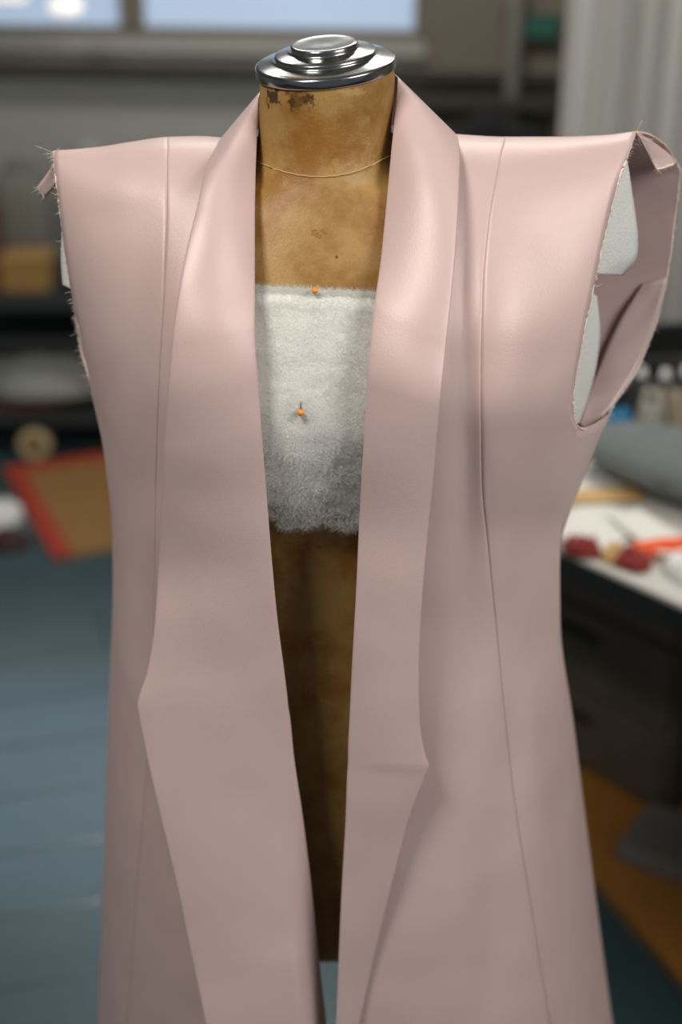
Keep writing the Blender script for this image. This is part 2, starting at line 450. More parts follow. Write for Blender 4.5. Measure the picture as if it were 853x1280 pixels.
def wadding_sheet_material():
    m = mat('wadding_thinning_to_hem', srgb(216, 214, 206), rough=0.95, spec=0.1, bump=0.3, bump_scale=600, sheen=0.3)
    nt = m.node_tree; N = nt.nodes; L = nt.links
    tc = N.new('ShaderNodeTexCoord'); sp = N.new('ShaderNodeSeparateXYZ'); L.new(tc.outputs['Object'], sp.inputs[0])
    z0 = onform(395, 560).z; z1 = onform(395, 668).z
    mr = N.new('ShaderNodeMapRange'); mr.inputs['From Min'].default_value = z0; mr.inputs['From Max'].default_value = z1
    L.new(sp.outputs['Z'], mr.inputs['Value'])
    mp = N.new('ShaderNodeMapping'); mp.inputs['Scale'].default_value = (1, 1, 0.6); L.new(tc.outputs['Object'], mp.inputs['Vector'])
    n = N.new('ShaderNodeTexNoise'); n.inputs['Scale'].default_value = 75; n.inputs['Detail'].default_value = 9; n.inputs['Roughness'].default_value = 0.75
    L.new(mp.outputs[0], n.inputs['Vector'])
    a = N.new('ShaderNodeMath'); a.operation = 'MULTIPLY_ADD'; a.inputs[1].default_value = 0.42; L.new(mr.outputs[0], a.inputs[0]); L.new(n.outputs['Fac'], a.inputs[2])
    g = N.new('ShaderNodeMapRange'); g.inputs['From Min'].default_value = 0.68; g.inputs['From Max'].default_value = 1.0; L.new(a.outputs[0], g.inputs['Value'])
    t = N.new('ShaderNodeBsdfTransparent'); mx = N.new('ShaderNodeMixShader')
    L.new(g.outputs[0], mx.inputs[0]); L.new(N['Principled BSDF'].outputs[0], mx.inputs[1]); L.new(t.outputs[0], mx.inputs[2])
    L.new(mx.outputs[0], N['Material Output'].inputs['Surface'])
    return m
keep(grid_mesh('wadding_sheet', rows, wadding_sheet_material(), None), wad)
verts, faces = [], []
def fibre(p, d, ln, w):
    side = d.cross(Vector((0, -1, 0.2))).normalized() * w
    mid = p + d*ln*0.5 + Vector((random.uniform(-1, 1), -0.6, random.uniform(-1, 1)))*ln*0.16
    end = p + d*ln
    k = len(verts)
    verts.extend([p - side, p + side, mid + side, mid - side, end])
    faces.extend([(k, k+1, k+2, k+3), (k+3, k+2, k+4)])
for q in range(60000):
    fi, fj = random.random(), random.random()
    if random.random() < 0.10: fi = random.random()*0.03
    i = min(NW-1, int(fi*NW)); j = min(MW-1, int(fj*MW)); a, b = fi*NW - i, fj*MW - j
    p = rows[i][j].lerp(rows[i][j+1], b).lerp(rows[i+1][j].lerp(rows[i+1][j+1], b), a)
    low = max(0, fi - 0.55)/0.45
    ang = random.uniform(0, 2*math.pi)
    d = Vector((math.cos(ang), -0.35, math.sin(ang)*1.1)).normalized()
    if fi < 0.03: d = (d + Vector((0, -0.1, 0.9))).normalized()
    if fi > 0.96: d = (d + Vector((0, 0, -0.8))).normalized()
    fibre(p + Vector((0, -0.0002, 0)), d, random.uniform(0.002, 0.0055)*(1 + 0.5*low), random.uniform(0.00002, 0.00005))
me = bpy.data.meshes.new('wadding_fuzz'); me.from_pydata(verts, [], faces)
fz = link('wadding_fuzz', me, FIBRE, None); keep(fz, wad); fz['kind'] = 'stuff'
tag(wad, 'fluffy white wadding rectangle pinned across the chest of the dress form', 'wadding')

def pin(px, py, label, shaft):
    p = onform(px, py, 0.010)
    root = empty('dressmaker_pin', p)
    bm = bmesh.new(); bmesh.ops.create_uvsphere(bm, u_segments=16, v_segments=10, radius=0.0024)
    from_bm('pin_head', bm, ORANGE_PIN, root)
    bm = bmesh.new(); tube(bm, [Vector((0, 0, 0)), Vector(shaft)*0.5, Vector(shaft)], 0.0004, 6)
    from_bm('pin_shaft', bm, STEEL, root)
    tag(root, label, 'pin', 'orange pins in the wadding')
pin(394, 363.5, 'orange-headed pin at the top edge of the white wadding', (0.0005, 0.009, -0.010))
pin(376, 516, 'orange-headed pin in the middle of the white wadding', (0.0003, 0.006, 0.010))

# ------------------------------------------------------------------ jacket
jacket = empty('jacket', (0, 0, 0))
RIDGE = [(40, 190), (68, 189), (120, 185), (165, 178), (210, 172), (250, 171), (285, 173), (330, 171), (430, 168), (540, 166), (575, 169), (632, 172), (700, 172), (755, 170), (795, 165), (860, 160)]
SL = [(165, 46), (190, 50), (260, 62), (330, 76), (420, 97), (500, 117), (560, 130), (640, 140), (720, 142), (850, 138), (1010, 132), (1150, 128), (1290, 123)]
SR = [(165, 840), (260, 822), (350, 805), (440, 785), (520, 762), (540, 752), (575, 738), (625, 718), (660, 703), (690, 699), (780, 700), (900, 716), (1050, 735), (1180, 752), (1290, 767)]
DEP = [(0, 0), (5, .016), (14, .033), (40, .058), (90, .085), (170, .115), (260, .142), (350, .158), (450, .155), (590, .155), (730, .165), (880, .18), (1130, .205)]
YS = 0.02
BUMPS = [  # px, py, sx, sy, amount (towards the camera, metres)
    (640, 400, 70, 90, .006), (230, 420, 60, 100, .005), (695, 300, 40, 40, -.002), (690, 195, 40, 10, .0015), (150, 235, 70, 22, .0012), (140, 275, 60, 24, -.0012),
    (582, 560, 20, 260, -.009), (640, 640, 26, 220, .003), (585, 1050, 40, 160, .004), (640, 930, 20, 60, -.003),
    (178, 780, 22, 260, -.012), (155, 900, 14, 120, -.006), (240, 560, 20, 200, 0), (150, 560, 30, 120, .003), (670, 960, 26, 200, .004), (610, 1180, 20, 120, -.005)]
def bodyY(px, py):
    rd = table(RIDGE, px)
    D = table(DEP, max(0, py - rd))
    l, r = table(SL, py), table(SR, py)
    c = (l + r)/2; h = (r - l)/2
    t = min(1.0, abs(px - c)/h)
    p = 2.5
    y = YS - D*(1 - t**p)**(1/p)
    for bx, by, sx, sy, a in BUMPS:
        g = ((px - bx)/sx)**2 + ((py - by)/sy)**2
        if g < 9: y -= a*math.exp(-g)*min(1, (1 - t)*6)
    return y
SEAM_R = [(160, 634), (178, 630), (220, 621), (280, 611), (360, 604), (450, 602), (600, 603), (680, 610), (800, 622), (900, 632), (1010, 645), (1150, 667), (1290, 690)]
SEAM_L = [(160, 210), (178, 210), (260, 210), (350, 207), (480, 200), (600, 196), (720, 193), (850, 190), (960, 184), (1100, 172), (1290, 159)]
FIN_R = [(160, 540), (200, 537), (260, 512), (330, 497), (400, 486), (480, 478), (560, 471), (650, 465), (760, 459), (900, 451), (1020, 446), (1110, 442), (1200, 438), (1290, 434)]
FIN_L = [(160, 296), (215, 286), (260, 292), (330, 306), (400, 310), (480, 312), (560, 318), (650, 325), (760, 335), (850, 336), (950, 336), (1020, 336), (1110, 338), (1200, 340), (1290, 342)]
ARM_R = [(160, 797), (168, 795), (200, 783), (230, 772), (290, 757), (345, 745), (400, 733), (440, 725), (490, 717), (515, 716), (528, 719), (534, 723)]
ARM_L = [(180, 68), (190, 68), (215, 69), (240, 72), (270, 76), (330, 84), (380, 93), (420, 102), (470, 112), (505, 118)]
PYMAX = 1300
ZHEM = 0.565
def hem_py(Y): return 640 + F*math.tan(math.atan((CAM.z - ZHEM)/(Y - CAM.y)) - PITCH)
def extend(c): (x0, y0), (x1, y1) = c[-2], c[-1]; c.append((1560, y1 + (y1 - y0)/(x1 - x0)*(1560 - x1)))
for c_ in (SL, SR, SEAM_R, SEAM_L, FIN_R, FIN_L): extend(c_)
DEP.append((1390, .222))
def panel(name, cin, cout, py_end, ncol, nrow, py_start=None, coutY=None, warp=False, dent_in=True, dent_out=True):
    rows = []
    for i in range(nrow + 1):
        s = i/nrow; g = s**1.5 if py_start is None else s
        r = []
        us = [j/ncol for j in range(ncol + 1)]
        if dent_in: us = [0, 0.012, 0.03] + us[1:]
        if dent_out: us = us[:-1] + [0.97, 0.988, 1]
        for u in us:
            uu = math.sin(u*math.pi/2) if warp else u
            py0 = py_start if py_start is not None else table(RIDGE, lerp(table(cin, 170), table(cout, 175), uu))
            pxe = lerp(table(cin, 1450), table(cout, 1450), uu)
            py = lerp(py0, hem_py(bodyY(pxe, 1450)), g)
            px = lerp(table(cin, py), table(cout, py), uu)
            if py_start is None and i == 0: py = table(RIDGE, px)
            Y = bodyY(px, py)
            if dent_in and u == 0: Y += 0.0014
            if dent_out and u == 1: Y += 0.0014
            r.append(U(px, py, Y))
        rows.append(r)
    return grid_mesh(name, rows, SATIN, jacket, thick=0.0014)
panel('front_panel', FIN_R, SEAM_R, PYMAX, 16, 90, dent_in=False)
panel('front_panel', SEAM_L, FIN_L, PYMAX, 16, 90, dent_out=False)

def side_panel(name, seam, edge_curve, low_curve, sil, armpit, top_strip, mirror):
    # upper grid seam -> armhole edge, lower grid seam -> inner guide, strip guide -> silhouette; one mesh
    bm = bmesh.new()
    edge = edge_curve + low_curve
    def dn(u): return 0.0014 if u == 0 else 0.0
    def add(rows):
        vv = [[bm.verts.new(p) for p in r] for r in rows]
        for i in range(len(vv)-1):
            for j in range(len(vv[0])-1):
                bm.faces.new((vv[i][j], vv[i][j+1], vv[i+1][j+1], vv[i+1][j]))
    us = [0, 0.015, 0.04] + [k/20 for k in range(1, 21)]
    rows = []
    levels = [None]*46 + [None]*60
    for i in range(46):
        g = (i/45)**1.5; r = []
        for u in us:
            px0 = lerp(table(seam, 170), table(edge, table(RIDGE, edge[0][1])), u)
            py = lerp(table(RIDGE, px0), armpit, g)
            px = lerp(table(seam, py), table(edge, py), u)
            if i == 0: py = table(RIDGE, px)
            r.append(U(px, py, bodyY(px, py) + dn(u)))
        rows.append(r)
    add(rows)
    rows, strip = [], []
    def low(u, which, g):
        px = lerp(table(seam, 1400), table(edge, 1400), u) if which == 0 else lerp(table(edge, 1350), table(sil, 1320), u)
        py = lerp(armpit, hem_py(bodyY(px, 1380)), g)
        if which == 0: px = lerp(table(seam, py), table(edge, py), u)
        else:
            if top_strip and g < 0.16: py += top_strip(u)*(1 - g/0.16)
            px = lerp(table(edge, max(py, armpit)), table(sil, py), u)
        return U(px, py, bodyY(px, py) + (dn(u) if which == 0 else 0))
    for i in range(61):
        g = i/60
        rows.append([low(u, 0, g) for u in us])
        r = [low(math.sin(k/12*math.pi/2), 1, g) for k in range(13)]
        r[0] = rows[-1][-1].copy()
        strip.append(r)
    add(rows); add(strip)
    bmesh.ops.remove_doubles(bm, verts=bm.verts, dist=0.0002)
    me = bpy.data.meshes.new(name); bm.to_mesh(me); bm.free()
    o = link(name, me, SATIN, jacket)
    md = o.modifiers.new('thickness', 'SOLIDIFY'); md.thickness = 0.0014; md.offset = 0
    return o
side_panel('side_panel', SEAM_R, ARM_R, [(545, 720), (600, 706), (660, 692), (720, 688), (800, 692), (900, 704), (1050, 724), (1180, 741), (1300, 757), (1560, 792)], SR, 534,
           lambda u: 3*math.sin(u*math.pi*0.6) - 20*u**2.2, False)
side_panel('side_panel', SEAM_L, ARM_L, [(560, 134), (640, 146), (720, 149), (850, 146), (1010, 141), (1150, 137), (1300, 132), (1560, 122)], SL, 505,
           lambda u: 0.0, True)

# back panel, from the shoulder ridge down, behind the form
LB = [(68, 189, .02), (71, 215, .035), (76, 255, .05), (84, 310, .055), (92, 365, .055), (95, 400, .052), (102, 440, .045), (112, 472, .035), (121, 500, .024), (130, 560, .02), (140, 640, .02), (142, 720, .02), (138, 850, .02), (132, 1010, .02), (128, 1150, .02), (123, 1300, .02)]
RB = [(796, 165, .02), (846, 203, .055), (848, 235, .065), (843, 280, .07), (834, 345, .072), (819, 408, .066), (794, 467, .052), (768, 505, .035), (756, 530, .023), (738, 575, .02), (718, 625, .02), (700, 685, .02), (700, 780, .02), (718, 920, .02), (742, 1110, .02), (768, 1300, .02)]
DB = [.0, .045, .065, .085, .10, .105, .105, .105, .10, .095, .09, .09, .10, .115, .13, .15]
rows = []
NB = 110
for i in range(NB + 1):
    s = (i/NB)**1.25*(len(LB) - 1)
    l = crom(LB, s); r_ = crom(RB, s); db = crom([(d,) for d in DB], s)[0]
    row = []
    for k in range(57):
        ph = lerp(-math.pi/2, math.pi/2, k/56); u = (math.sin(ph) + 1)/2
        px, py, Y = lerp(l[0], r_[0], u), lerp(l[1], r_[1], u), lerp(l[2], r_[2], u) + db*lerp(0.34*math.cos(ph)**2, math.cos(ph), max(0, min(1, (s - 7)/2.5)))
        w = max(0, 1 - s)
        if w > 0: py = lerp(py, table(RIDGE, px), w)
        if s > 11: py = lerp(py, hem_py(Y), (s - 11)/4)
        row.append(U(px, py, Y))
    rows.append(row)
grid_mesh('back_panel', rows, SATIN, jacket, thick=0.0014)

# lapels: long shawl collar, folded out; rows from centre back over the shoulder down to the hem
B = 'b'
LAP_R = [((409, 92, .072), (409, 160, .105)), ((462, 91, .062), (490, 156, .098)), ((490, 92, .035), (548, 158, .066)), ((498, 99, .008), (571, 170, .012)),
    ((495, 140, -.016), (574, 196, B, .016)), ((490, 190, -.036), (573, 240, B, .020)), ((484, 255, -.062), (569, 310, B, .022)), ((477, 325, -.092), (563, 375, B, .022)), ((468, 390, -.119), (557, 432, B, .022)),
    ((460, 480, B, .008), (549, 508, B, .023)), ((455, 560, B, .008), (542, 588, B, .024)), ((450, 650, B, .008), (534, 668, B, .025)), ((446, 740, B, .008), (527, 752, B, .026)), ((441, 830, B, .008), (523, 836, B, .026)),
    ((438, 895, B, .008), (524, 898, B, .024)), ((436, 940, B, .008), (531, 944, B, .022)), ((436, 952, B, .008), (536, 957, B, .021)), ((435, 964, B, .008), (532, 968, B, .019)), ((433, 1020, B, .008), (512, 1020, B, .013)), ((428, 1110, B, .008), (488, 1110, B, .008)), ((424, 1200, B, .008), (466, 1200, B, .005)), ((420, 1300, B, .008), (444, 1300, B, .005)), ((414, 1400, B, .008), (424, 1400, B, .005)), ((408, 1515, B, .008), (412, 1515, B, .005))]
LAP_L = [((409, 92, .072), (409, 160, .105)), ((356, 98, .060), (326, 160, .098)), ((332, 108, .035), (292, 164, .066)), ((323, 122, .010), (268, 184, .008)),
    ((321, 165, -.018), (256, 222, B, 0.024)), ((319, 215, -.044), (247, 262, B, 0.028)), ((318, 280, -.077), (235, 310, B, 0.031)), ((318, 345, -.102), (225, 365, B, 0.033)), ((318, 410, -.126), (216, 430, B, 0.034)),
    ((322, 475, B, .010), (211, 490, B, 0.035)), ((327, 545, B, .010), (207, 555, B, 0.036)), ((333, 620, B, .010), (203, 630, B, 0.036)), ((339, 695, B, .010), (199, 705, B, 0.036)), ((346, 770, B, .010), (194, 780, B, 0.036)),
    ((355, 840, B, .008), (184, 842, B, 0.036)), ((359, 873, B, .007), (174, 872, B, 0.036)), ((360, 884, B, .006), (172, 882, B, 0.036)), ((362, 895, B, .005), (174, 894, B, 0.036)), ((367, 945, B, .003), (184, 945, B, 0.036)), ((378, 1020, B, -.004), (201, 1020, B, 0.036)), ((388, 1100, B, -.012), (220, 1100, B, 0.036)), ((398, 1195, B, -.02), (240, 1195, B, 0.036)), ((410, 1300, B, -.028), (262, 1300, B, 0.036)), ((421, 1400, B, -.034), (282, 1400, B, 0.036)), ((434, 1515, B, -.04), (306, 1515, B, 0.036))]
def lapel(rows_def, sgn, bul, fold=0.0, even=(720, 1190)):
    def res(p): return (p[0], p[1], p[2] if p[2] != B else bodyY(p[0], p[1]) - p[3])
    A = [res(a) for a, b in rows_def]; C = [res(b) for a, b in rows_def]
    n = len(A); rows = []; NU = 22
    for P, lo, hi in ((C, *even), (A, *even)):      # keep the hang of the cloth even past the notch
        i0 = max(q for q in range(n) if P[q][1] <= lo); i1 = min(q for q in range(n) if P[q][1] >= hi)
        for q in range(i0 + 1, i1):
            f_ = (P[q][1] - P[i0][1])/(P[i1][1] - P[i0][1])
            P[q] = (P[q][0], P[q][1], lerp(P[i0][2], P[i1][2], f_))
    K = [0.0]
    for q in range(1, n):
        K.append(K[-1] + 0.5*(math.dist(A[q][:2], A[q-1][:2]) + math.dist(C[q][:2], C[q-1][:2])) + 0.01)
    ts = sorted(set([K[-1]*q/160 for q in range(161)] + K))
    def pc(P, x): return tuple(table([(K[q], P[q][m_]) for q in range(n)], x) for m_ in range(len(P[0])))
    for x in ts:
        q = 0
        while q < n - 2 and x > K[q+1]: q += 1
        s = q + (x - K[q])/(K[q+1] - K[q])
        a = pc(A, x); c = pc(C, x); bl = pc([(v_,) for v_ in bul], x)[0]
        row = []
        # under-fold at the opening edge
        for dpx, dY in ((26, .020), (14, .017), (5, .012), (1.2, .0055), (0.2, .0022)):
            w = max(0.0, min(1.0, 5 - s))
            row.append(U(a[0] + sgn*dpx*(1 - 0.85*w), a[1] + dpx*0.8*w, a[2] + dY*(1 - 0.6*w)))
        for u in [0, .006, .02] + [k/NU for k in range(1, NU)] + [.98, .992, 1]:
            px, py, Y = lerp(a[0], c[0], u), lerp(a[1], c[1], u), lerp(a[2], c[2], u)
            if fold:       # the folded lapel hangs as a flat plane standing off the front, its inner edge turned back lower down
                k_ = max(0, min(1, (py - 820)/380)); fr_ = min(a[2], bodyY(a[0], a[1]) - .004)
                Y = lerp(lerp(lerp(a[2], fr_, k_), c[2], u), a[2], k_*(1 - min(1, u/0.22))**2)
            Y -= bl*math.sin(math.pi*min(1, max(0, u)))**0.8
            row.append(U(px, py, Y))
        # turned outer edge
        for dpx, dY in ((0.3, .0016), (-1.0, .0030), (-6, .0040), (-16, .0042)):
            row.append(U(c[0] + sgn*dpx, c[1], c[2] + dY))
        rows.append(row)
    return grid_mesh('lapel', rows, SATIN, jacket, thick=0.0010)
def bul_(rows_def, pts): return [pts[min(k, len(pts)-1)] for k in range(len(rows_def))]
lapel(LAP_R, 1, bul_(LAP_R, [.002, .004, .008, .011, .010, .009, .008, .007, .006, .005, .004, .003, .003, .003, .004, .004, .004, .003, .002, .001]))
lapel(LAP_L, -1, bul_(LAP_L, [.002, .004, .008, .011, .012, .011, .009, .008, .008, .008, .008, .007, .006, .005, .004, .004, .004, .004, .004]), 1.0)

# small sewn-in pieces seen through the armholes
def patch(name, left, right, m, thick, nr_=24, nc=8, wav=0.0):
    rows = []
    for i in range(nr_ + 1):
        a = crom(left, i/nr_*(len(left)-1)); b = crom(right, i/nr_*(len(right)-1))
        rows.append([U(lerp(a[0], b[0], k/nc), lerp(a[1], b[1], k/nc), lerp(a[2], b[2], k/nc) + wav*math.sin(i*0.9 + k)) for k in range(nc + 1)])
    return grid_mesh(name, rows, m, jacket, thick=thick)
def ay(px, py, d): return (px, py, bodyY(px, py) + d)
p = patch('shoulder_pad', [ay(768, 190, .006), ay(752, 240, .008), ay(738, 300, .008), ay(732, 342, .008)],
      [(781, 192, .006), (788, 240, .012), (795, 292, .014), (793, 322, .014), (777, 343, .012)], FELT, 0.004, wav=0.0006)
p['label'] = 'white felt shoulder padding showing in the armhole'
p = patch('armhole_wadding', [ay(728, 362, .008), ay(718, 420, .008), ay(707, 480, .008), ay(705, 528, .008)],
      [(744, 370, .0), (748, 418, .008), (742, 465, .006), (731, 508, .002), (723, 528, -.004)], FELT, 0.004, wav=0.0006)
p['label'] = 'white felt lining strip low in the armhole'
p = patch('shoulder_pad', [(79, 290, .0), (78, 325, .004), (80, 356, .004)], [ay(100, 290, .006), ay(108, 330, .006), ay(106, 368, .006)], FELT, 0.003)
p['label'] = 'white felt corner behind the armhole edge'
patch('armhole_facing', [(804, 354, .073), (782, 388, .070), (760, 430, .064), (744, 470, .055), (731, 508, .032), (724, 528, .008)],
      [(833, 347, .069), (818, 408, .063), (793, 467, .049), (768, 504, .032), (745, 528, .016), (730, 535, .004)], SATIN, 0.0014, wav=0.0006)
patch('folded_corner', [(797, 168, .018), (806, 184, .024), (814, 200, .030), (821, 212, .030)], [(799, 167, .020), (820, 180, .036), (838, 194, .046), (846, 204, .05)], SATIN, 0.0012)
patch('frayed_flap', [(66, 205, .03), (58, 218, .034), (47, 233, .036)], [(74, 208, .03), (73, 228, .034), (56, 247, .036)], SATIN, 0.0012, 8, 4)
patch('frayed_strip', [(93, 374, .048), (94, 392, .048), (97, 415, .044), (103, 437, .040), (110, 455, .034)], [(100, 374, .04), (104, 392, .04), (107, 415, .036), (112, 437, .03), (116, 455, .024)], SATIN, 0.0012, 14, 3, wav=0.0008)

# frayed threads along the cut armhole edges
random.seed(21)
def fray(edge3, count, lmin, lmax, bias, thr=0.00015):
    bm = bmesh.new()
    n = len(edge3) - 1
    for q in range(count):
        s = random.random()*n; px, py, Y = crom(edge3, s)
        p0 = U(px, py, Y)
        L_ = random.uniform(lmin, lmax) * (1 if random.random() > 0.1 else 2.0)
        ang = math.atan2(bias[1], bias[0]) + random.gauss(0, 0.7)
        e = U(px + L_*math.cos(ang), py + L_*math.sin(ang), Y + random.uniform(-.003, .003))
        m_ = p0.lerp(e, 0.5) + Vector((random.uniform(-1, 1), random.uniform(-1, 1), random.uniform(-1, 1)))*0.0006
        tube(bm, [p0, m_, e], [thr, thr*0.9, thr*0.5], 3)
    # raw rim: a pale bead of loose weave along the edge
    pts = [U(*crom(edge3, k/ (n*10) * n)) + Vector((random.uniform(-1, 1), 0, random.uniform(-1, 1)))*0.0003 for k in range(n*10 + 1)]
    tube(bm, pts, [random.uniform(0.0005, 0.0010) for _ in pts], 5)
    o = from_bm('frayed_edge', bm, THREAD, jacket); o['kind'] = 'stuff'; return o
fr = [(px, py, bodyY(px, py)) for px, py in ((794, 168), (783, 200), (772, 230), (757, 290), (745, 345), (733, 400), (725, 440), (717, 490), (716, 515), (722, 533))]
fray(fr, 200, 2, 7, (0.9, 0.3))
fray([(722, 533, bodyY(722, 533)), (733, 537, bodyY(733, 537)), (745, 530, .0), (757, 518, .02)], 40, 2, 4, (0, -1))
fray([r for r in RB[:9]], 200, 1.5, 5, (1, 0.15))
fl = [(px, py, bodyY(px, py)) for px, py in ((68, 190), (69, 215), (72, 240), (76, 270), (84, 330), (93, 380), (102, 420), (112, 470), (118, 503))]
fray(fl, 120, 2, 6, (-1, 0.2))
fray([r for r in LB[4:9]], 90, 2, 6, (-1, 0.4))
fray([(821, 212, .029), (832, 209, .035), (843, 205, .048)], 25, 3, 7, (0.1, 1))
fray([(795, 166, .02), (799, 170, .02), (803, 175, .022)], 14, 8, 22, (1, 0.25))
fray([(66, 190, .02), (68, 196, .022)], 8, 6, 14, (-1, -0.2))
fray([(47, 233, .036), (56, 247, .036)], 14, 3, 8, (-0.6, 0.6))
tag(jacket, 'pale pink satin sleeveless jacket with wide shawl lapels on the dress form', 'jacket')

# ------------------------------------------------------------------ work table at the right and what lies on it
TZ = 0.75
e0 = onz(700, 686, TZ); e1 = onz(853, 756, TZ)
d = (e1 - e0).normalized(); nrm = Vector((-d.y, d.x, 0))
if nrm.x < 0: nrm = -nrm
trot = math.atan2(d.y, d.x)
TL, TW = 1.9, 0.95
def tp(a, b, z=TZ): q = e0 + d*a + nrm*b; return Vector((q.x, q.y, z))
tc_ = tp(-0.75 + TL/2, TW/2)
twork = empty('work_table', (tc_.x, tc_.y, 0))
TOPW = mat('worn_white_laminate', srgb(196, 194, 184), rough=0.6, noise_scale=8, noise_amt=0.12)
keep(box('table_top', (tc_.x, tc_.y, TZ - 0.004), (TL, TW, 0.008), TOPW, None, trot, 0.002), twork)
keep(box('top_edge', (tc_.x, tc_.y, TZ - 0.026), (TL, TW, 0.036), BLACK, None, trot, 0.003), twork)
for a in (-0.70, -0.75 + TL - 0.06):
    for b in (0.12, TW - 0.08):
        q = tp(a, b)
        keep(box('leg', (q.x, q.y, (TZ - 0.044)/2), (0.05, 0.05, TZ - 0.044), BLACK, None, trot, 0.003), twork)
q = tp(0.2, TW - 0.05); keep(box('modesty_panel', (q.x, q.y, 0.42), (TL - 0.2, 0.02, 0.56), DARKWOOD, None, trot, 0.002), twork)
tag(twork, 'white-topped work table with black edge behind the right side of the jacket', 'table')

def sheet(name, px, py, z, sx, sy, rot, m, label, cat, curl=0.004, thick=0.001, n=12, group=None, seed=0):
    c = onz(px, py, z)
    rows = []
    for i in range(n+1):
        r = []
        for j in range(n+1):
            x, y = (i/n - .5)*sx, (j/n - .5)*sy
            h = curl*(1 + noise.noise(Vector((x*14 + seed, y*14, seed*1.3))))*(0.4 + 1.2*(abs(i/n-.5)+abs(j/n-.5)))
            r.append((x, y, h))
        rows.append(r)
    o = grid_mesh(name, rows, m, None, thick=thick, offset=-1 if False else 0)
    o.location = (c.x, c.y, z + thick/2 + 0.0008); o.rotation_euler = (0, 0, rot)
    return tag(o, label, cat, group)
PAPER = mat('white_pattern_paper', srgb(225, 222, 212), rough=0.8, rand=0.05)
KRAFT = mat('tan_card', srgb(196, 160, 104), rough=0.8)
sheet('pattern_paper', 742, 660, TZ, 0.12, 0.16, trot + 0.2, PAPER, 'white pattern paper at the table edge nearest the jacket', 'paper', seed=1)
sheet('pattern_paper', 812, 672, TZ + 0.004, 0.16, 0.06, trot - 0.35, PAPER, 'white folded paper strip in front of the grey pressing cushion', 'paper', seed=2, curl=0.006)
sheet('pattern_paper', 738, 596, TZ, 0.16, 0.16, trot + 0.5, PAPER, 'pale paper sheet behind the tan card on the table', 'paper', seed=3)
sheet('tan_card', 745, 622, TZ + 0.006, 0.15, 0.05, 0.05, KRAFT, 'narrow tan card strip lying across white papers', 'card', seed=4, curl=0.002)

def heap(name, c, sx, sy, sz, m, label, cat, rot=0.0, seed=0, rough_=0.35, n=28, group=None):
    # crumpled cloth: closed low mound with creases
    rows = []
    for i in range(n + 1):
        v = i/n; r = []
        for k in range(36):
            a = 2*math.pi*k/36
            rad = math.sin(v*math.pi/2)**0.8
            x, y = rad*math.cos(a), rad*math.sin(a)
            nn = noise.noise(Vector((x*2.1 + seed, y*2.1 - seed, seed))) + 0.5*noise.noise(Vector((x*5 + seed, y*5, 3*seed)))
            rr = 1 + rough_*0.5*noise.noise(Vector((math.cos(a)*1.6 + seed, math.sin(a)*1.6, seed*2)))
            z = max(0.0, (math.cos(v*math.pi/2)**0.7)*(1 + rough_*1.4*nn))
            r.append((x*rr*sx/2, y*rr*sy/2, z*sz))
        rows.append(r)
    rows.append([(0.3*p[0], 0.3*p[1], 0.0) for p in rows[-1]])
    o = grid_mesh(name, rows, m, None, close=True)
    o.location = c; o.rotation_euler = (0, 0, rot)
    return tag(o, label, cat, group)
ORANGE = mat('orange_cloth', srgb(232, 84, 14), rough=0.7, sheen=0.2)
REDC = mat('dark_red_cloth', srgb(124, 22, 14), rough=0.75, sheen=0.2)
BLUEC = mat('blue_cloth', srgb(38, 110, 150), rough=0.7)
GREYC = mat('grey_wool_cover', srgb(104, 110, 108), rough=0.9, noise_scale=40, noise_amt=0.15)
WHITEC = mat('white_cotton', srgb(222, 220, 214), rough=0.85)
heap('cloth_scrap', onz(846, 690, TZ + 0.004), 0.15, 0.035, 0.020, ORANGE, 'bright orange cloth strip on the table', 'cloth', rot=0.12, seed=2.2)
heap('cloth_scrap', onz(790, 706, TZ + 0.002), 0.06, 0.045, 0.022, REDC, 'dark red cloth scrap between orange strip and table edge', 'cloth', rot=-0.5, seed=5.1)
heap('cloth_scrap', onz(728, 690, TZ + 0.002), 0.06, 0.045, 0.022, REDC, 'small red cloth scrap on the table edge next to the jacket', 'cloth', rot=-0.6, seed=7.7)
heap('cloth_scrap', onz(768, 700, TZ + 0.002), 0.04, 0.04, 0.020, KRAFT, 'small tan cloth scrap between the two red scraps', 'cloth', rot=-0.6, seed=3.7)
heap('white_cloth', onz(868, 722, TZ + 0.002), 0.10, 0.06, 0.030, WHITEC, 'folded white cloth at the table edge below the orange strip', 'cloth', rot=-0.7, seed=9.3, rough_=0.2)
heap('blue_cloth', onz(762, 556, TZ + 0.002), 0.09, 0.08, 0.055, BLUEC, 'crumpled blue cloth behind the grey pressing cushion', 'cloth', rot=0.2, seed=4.4)
# grey tailor's pressing cushion: elongated egg with a flattened base and a seam
c = onz(868, 622, TZ)
ham = empty('pressing_cushion', c)
rows = []
for i in range(25):
    v = i/24; r = []
    for k in range(40):
        a = 2*math.pi*k/40; ph = v*math.pi
        x = -math.cos(ph)*0.21*(1.0); rr = math.sin(ph)**0.75*(0.072 + 0.022*v)
        r.append((x, rr*math.cos(a)*1.15, max(0.0, 0.052 + rr*math.sin(a)*0.60)))
    rows.append(r)
o = grid_mesh('cushion_body', rows, GREYC, ham, close=True); o.rotation_euler = (0, 0, trot + 0.15)
bm = bmesh.new(); pts = [Matrix.Rotation(trot + 0.15, 3, 'Z') @ Vector((-math.cos(q/30*math.pi)*0.212, -math.sin(q/30*math.pi)**0.75*(0.073 + 0.022*q/30)*1.15, 0.052)) for q in range(31)]
tube(bm, pts, 0.003, 6); from_bm('seam_piping', bm, GREYC, ham)
tag(ham, 'dark grey rounded pressing cushion on the work table', 'cushion')
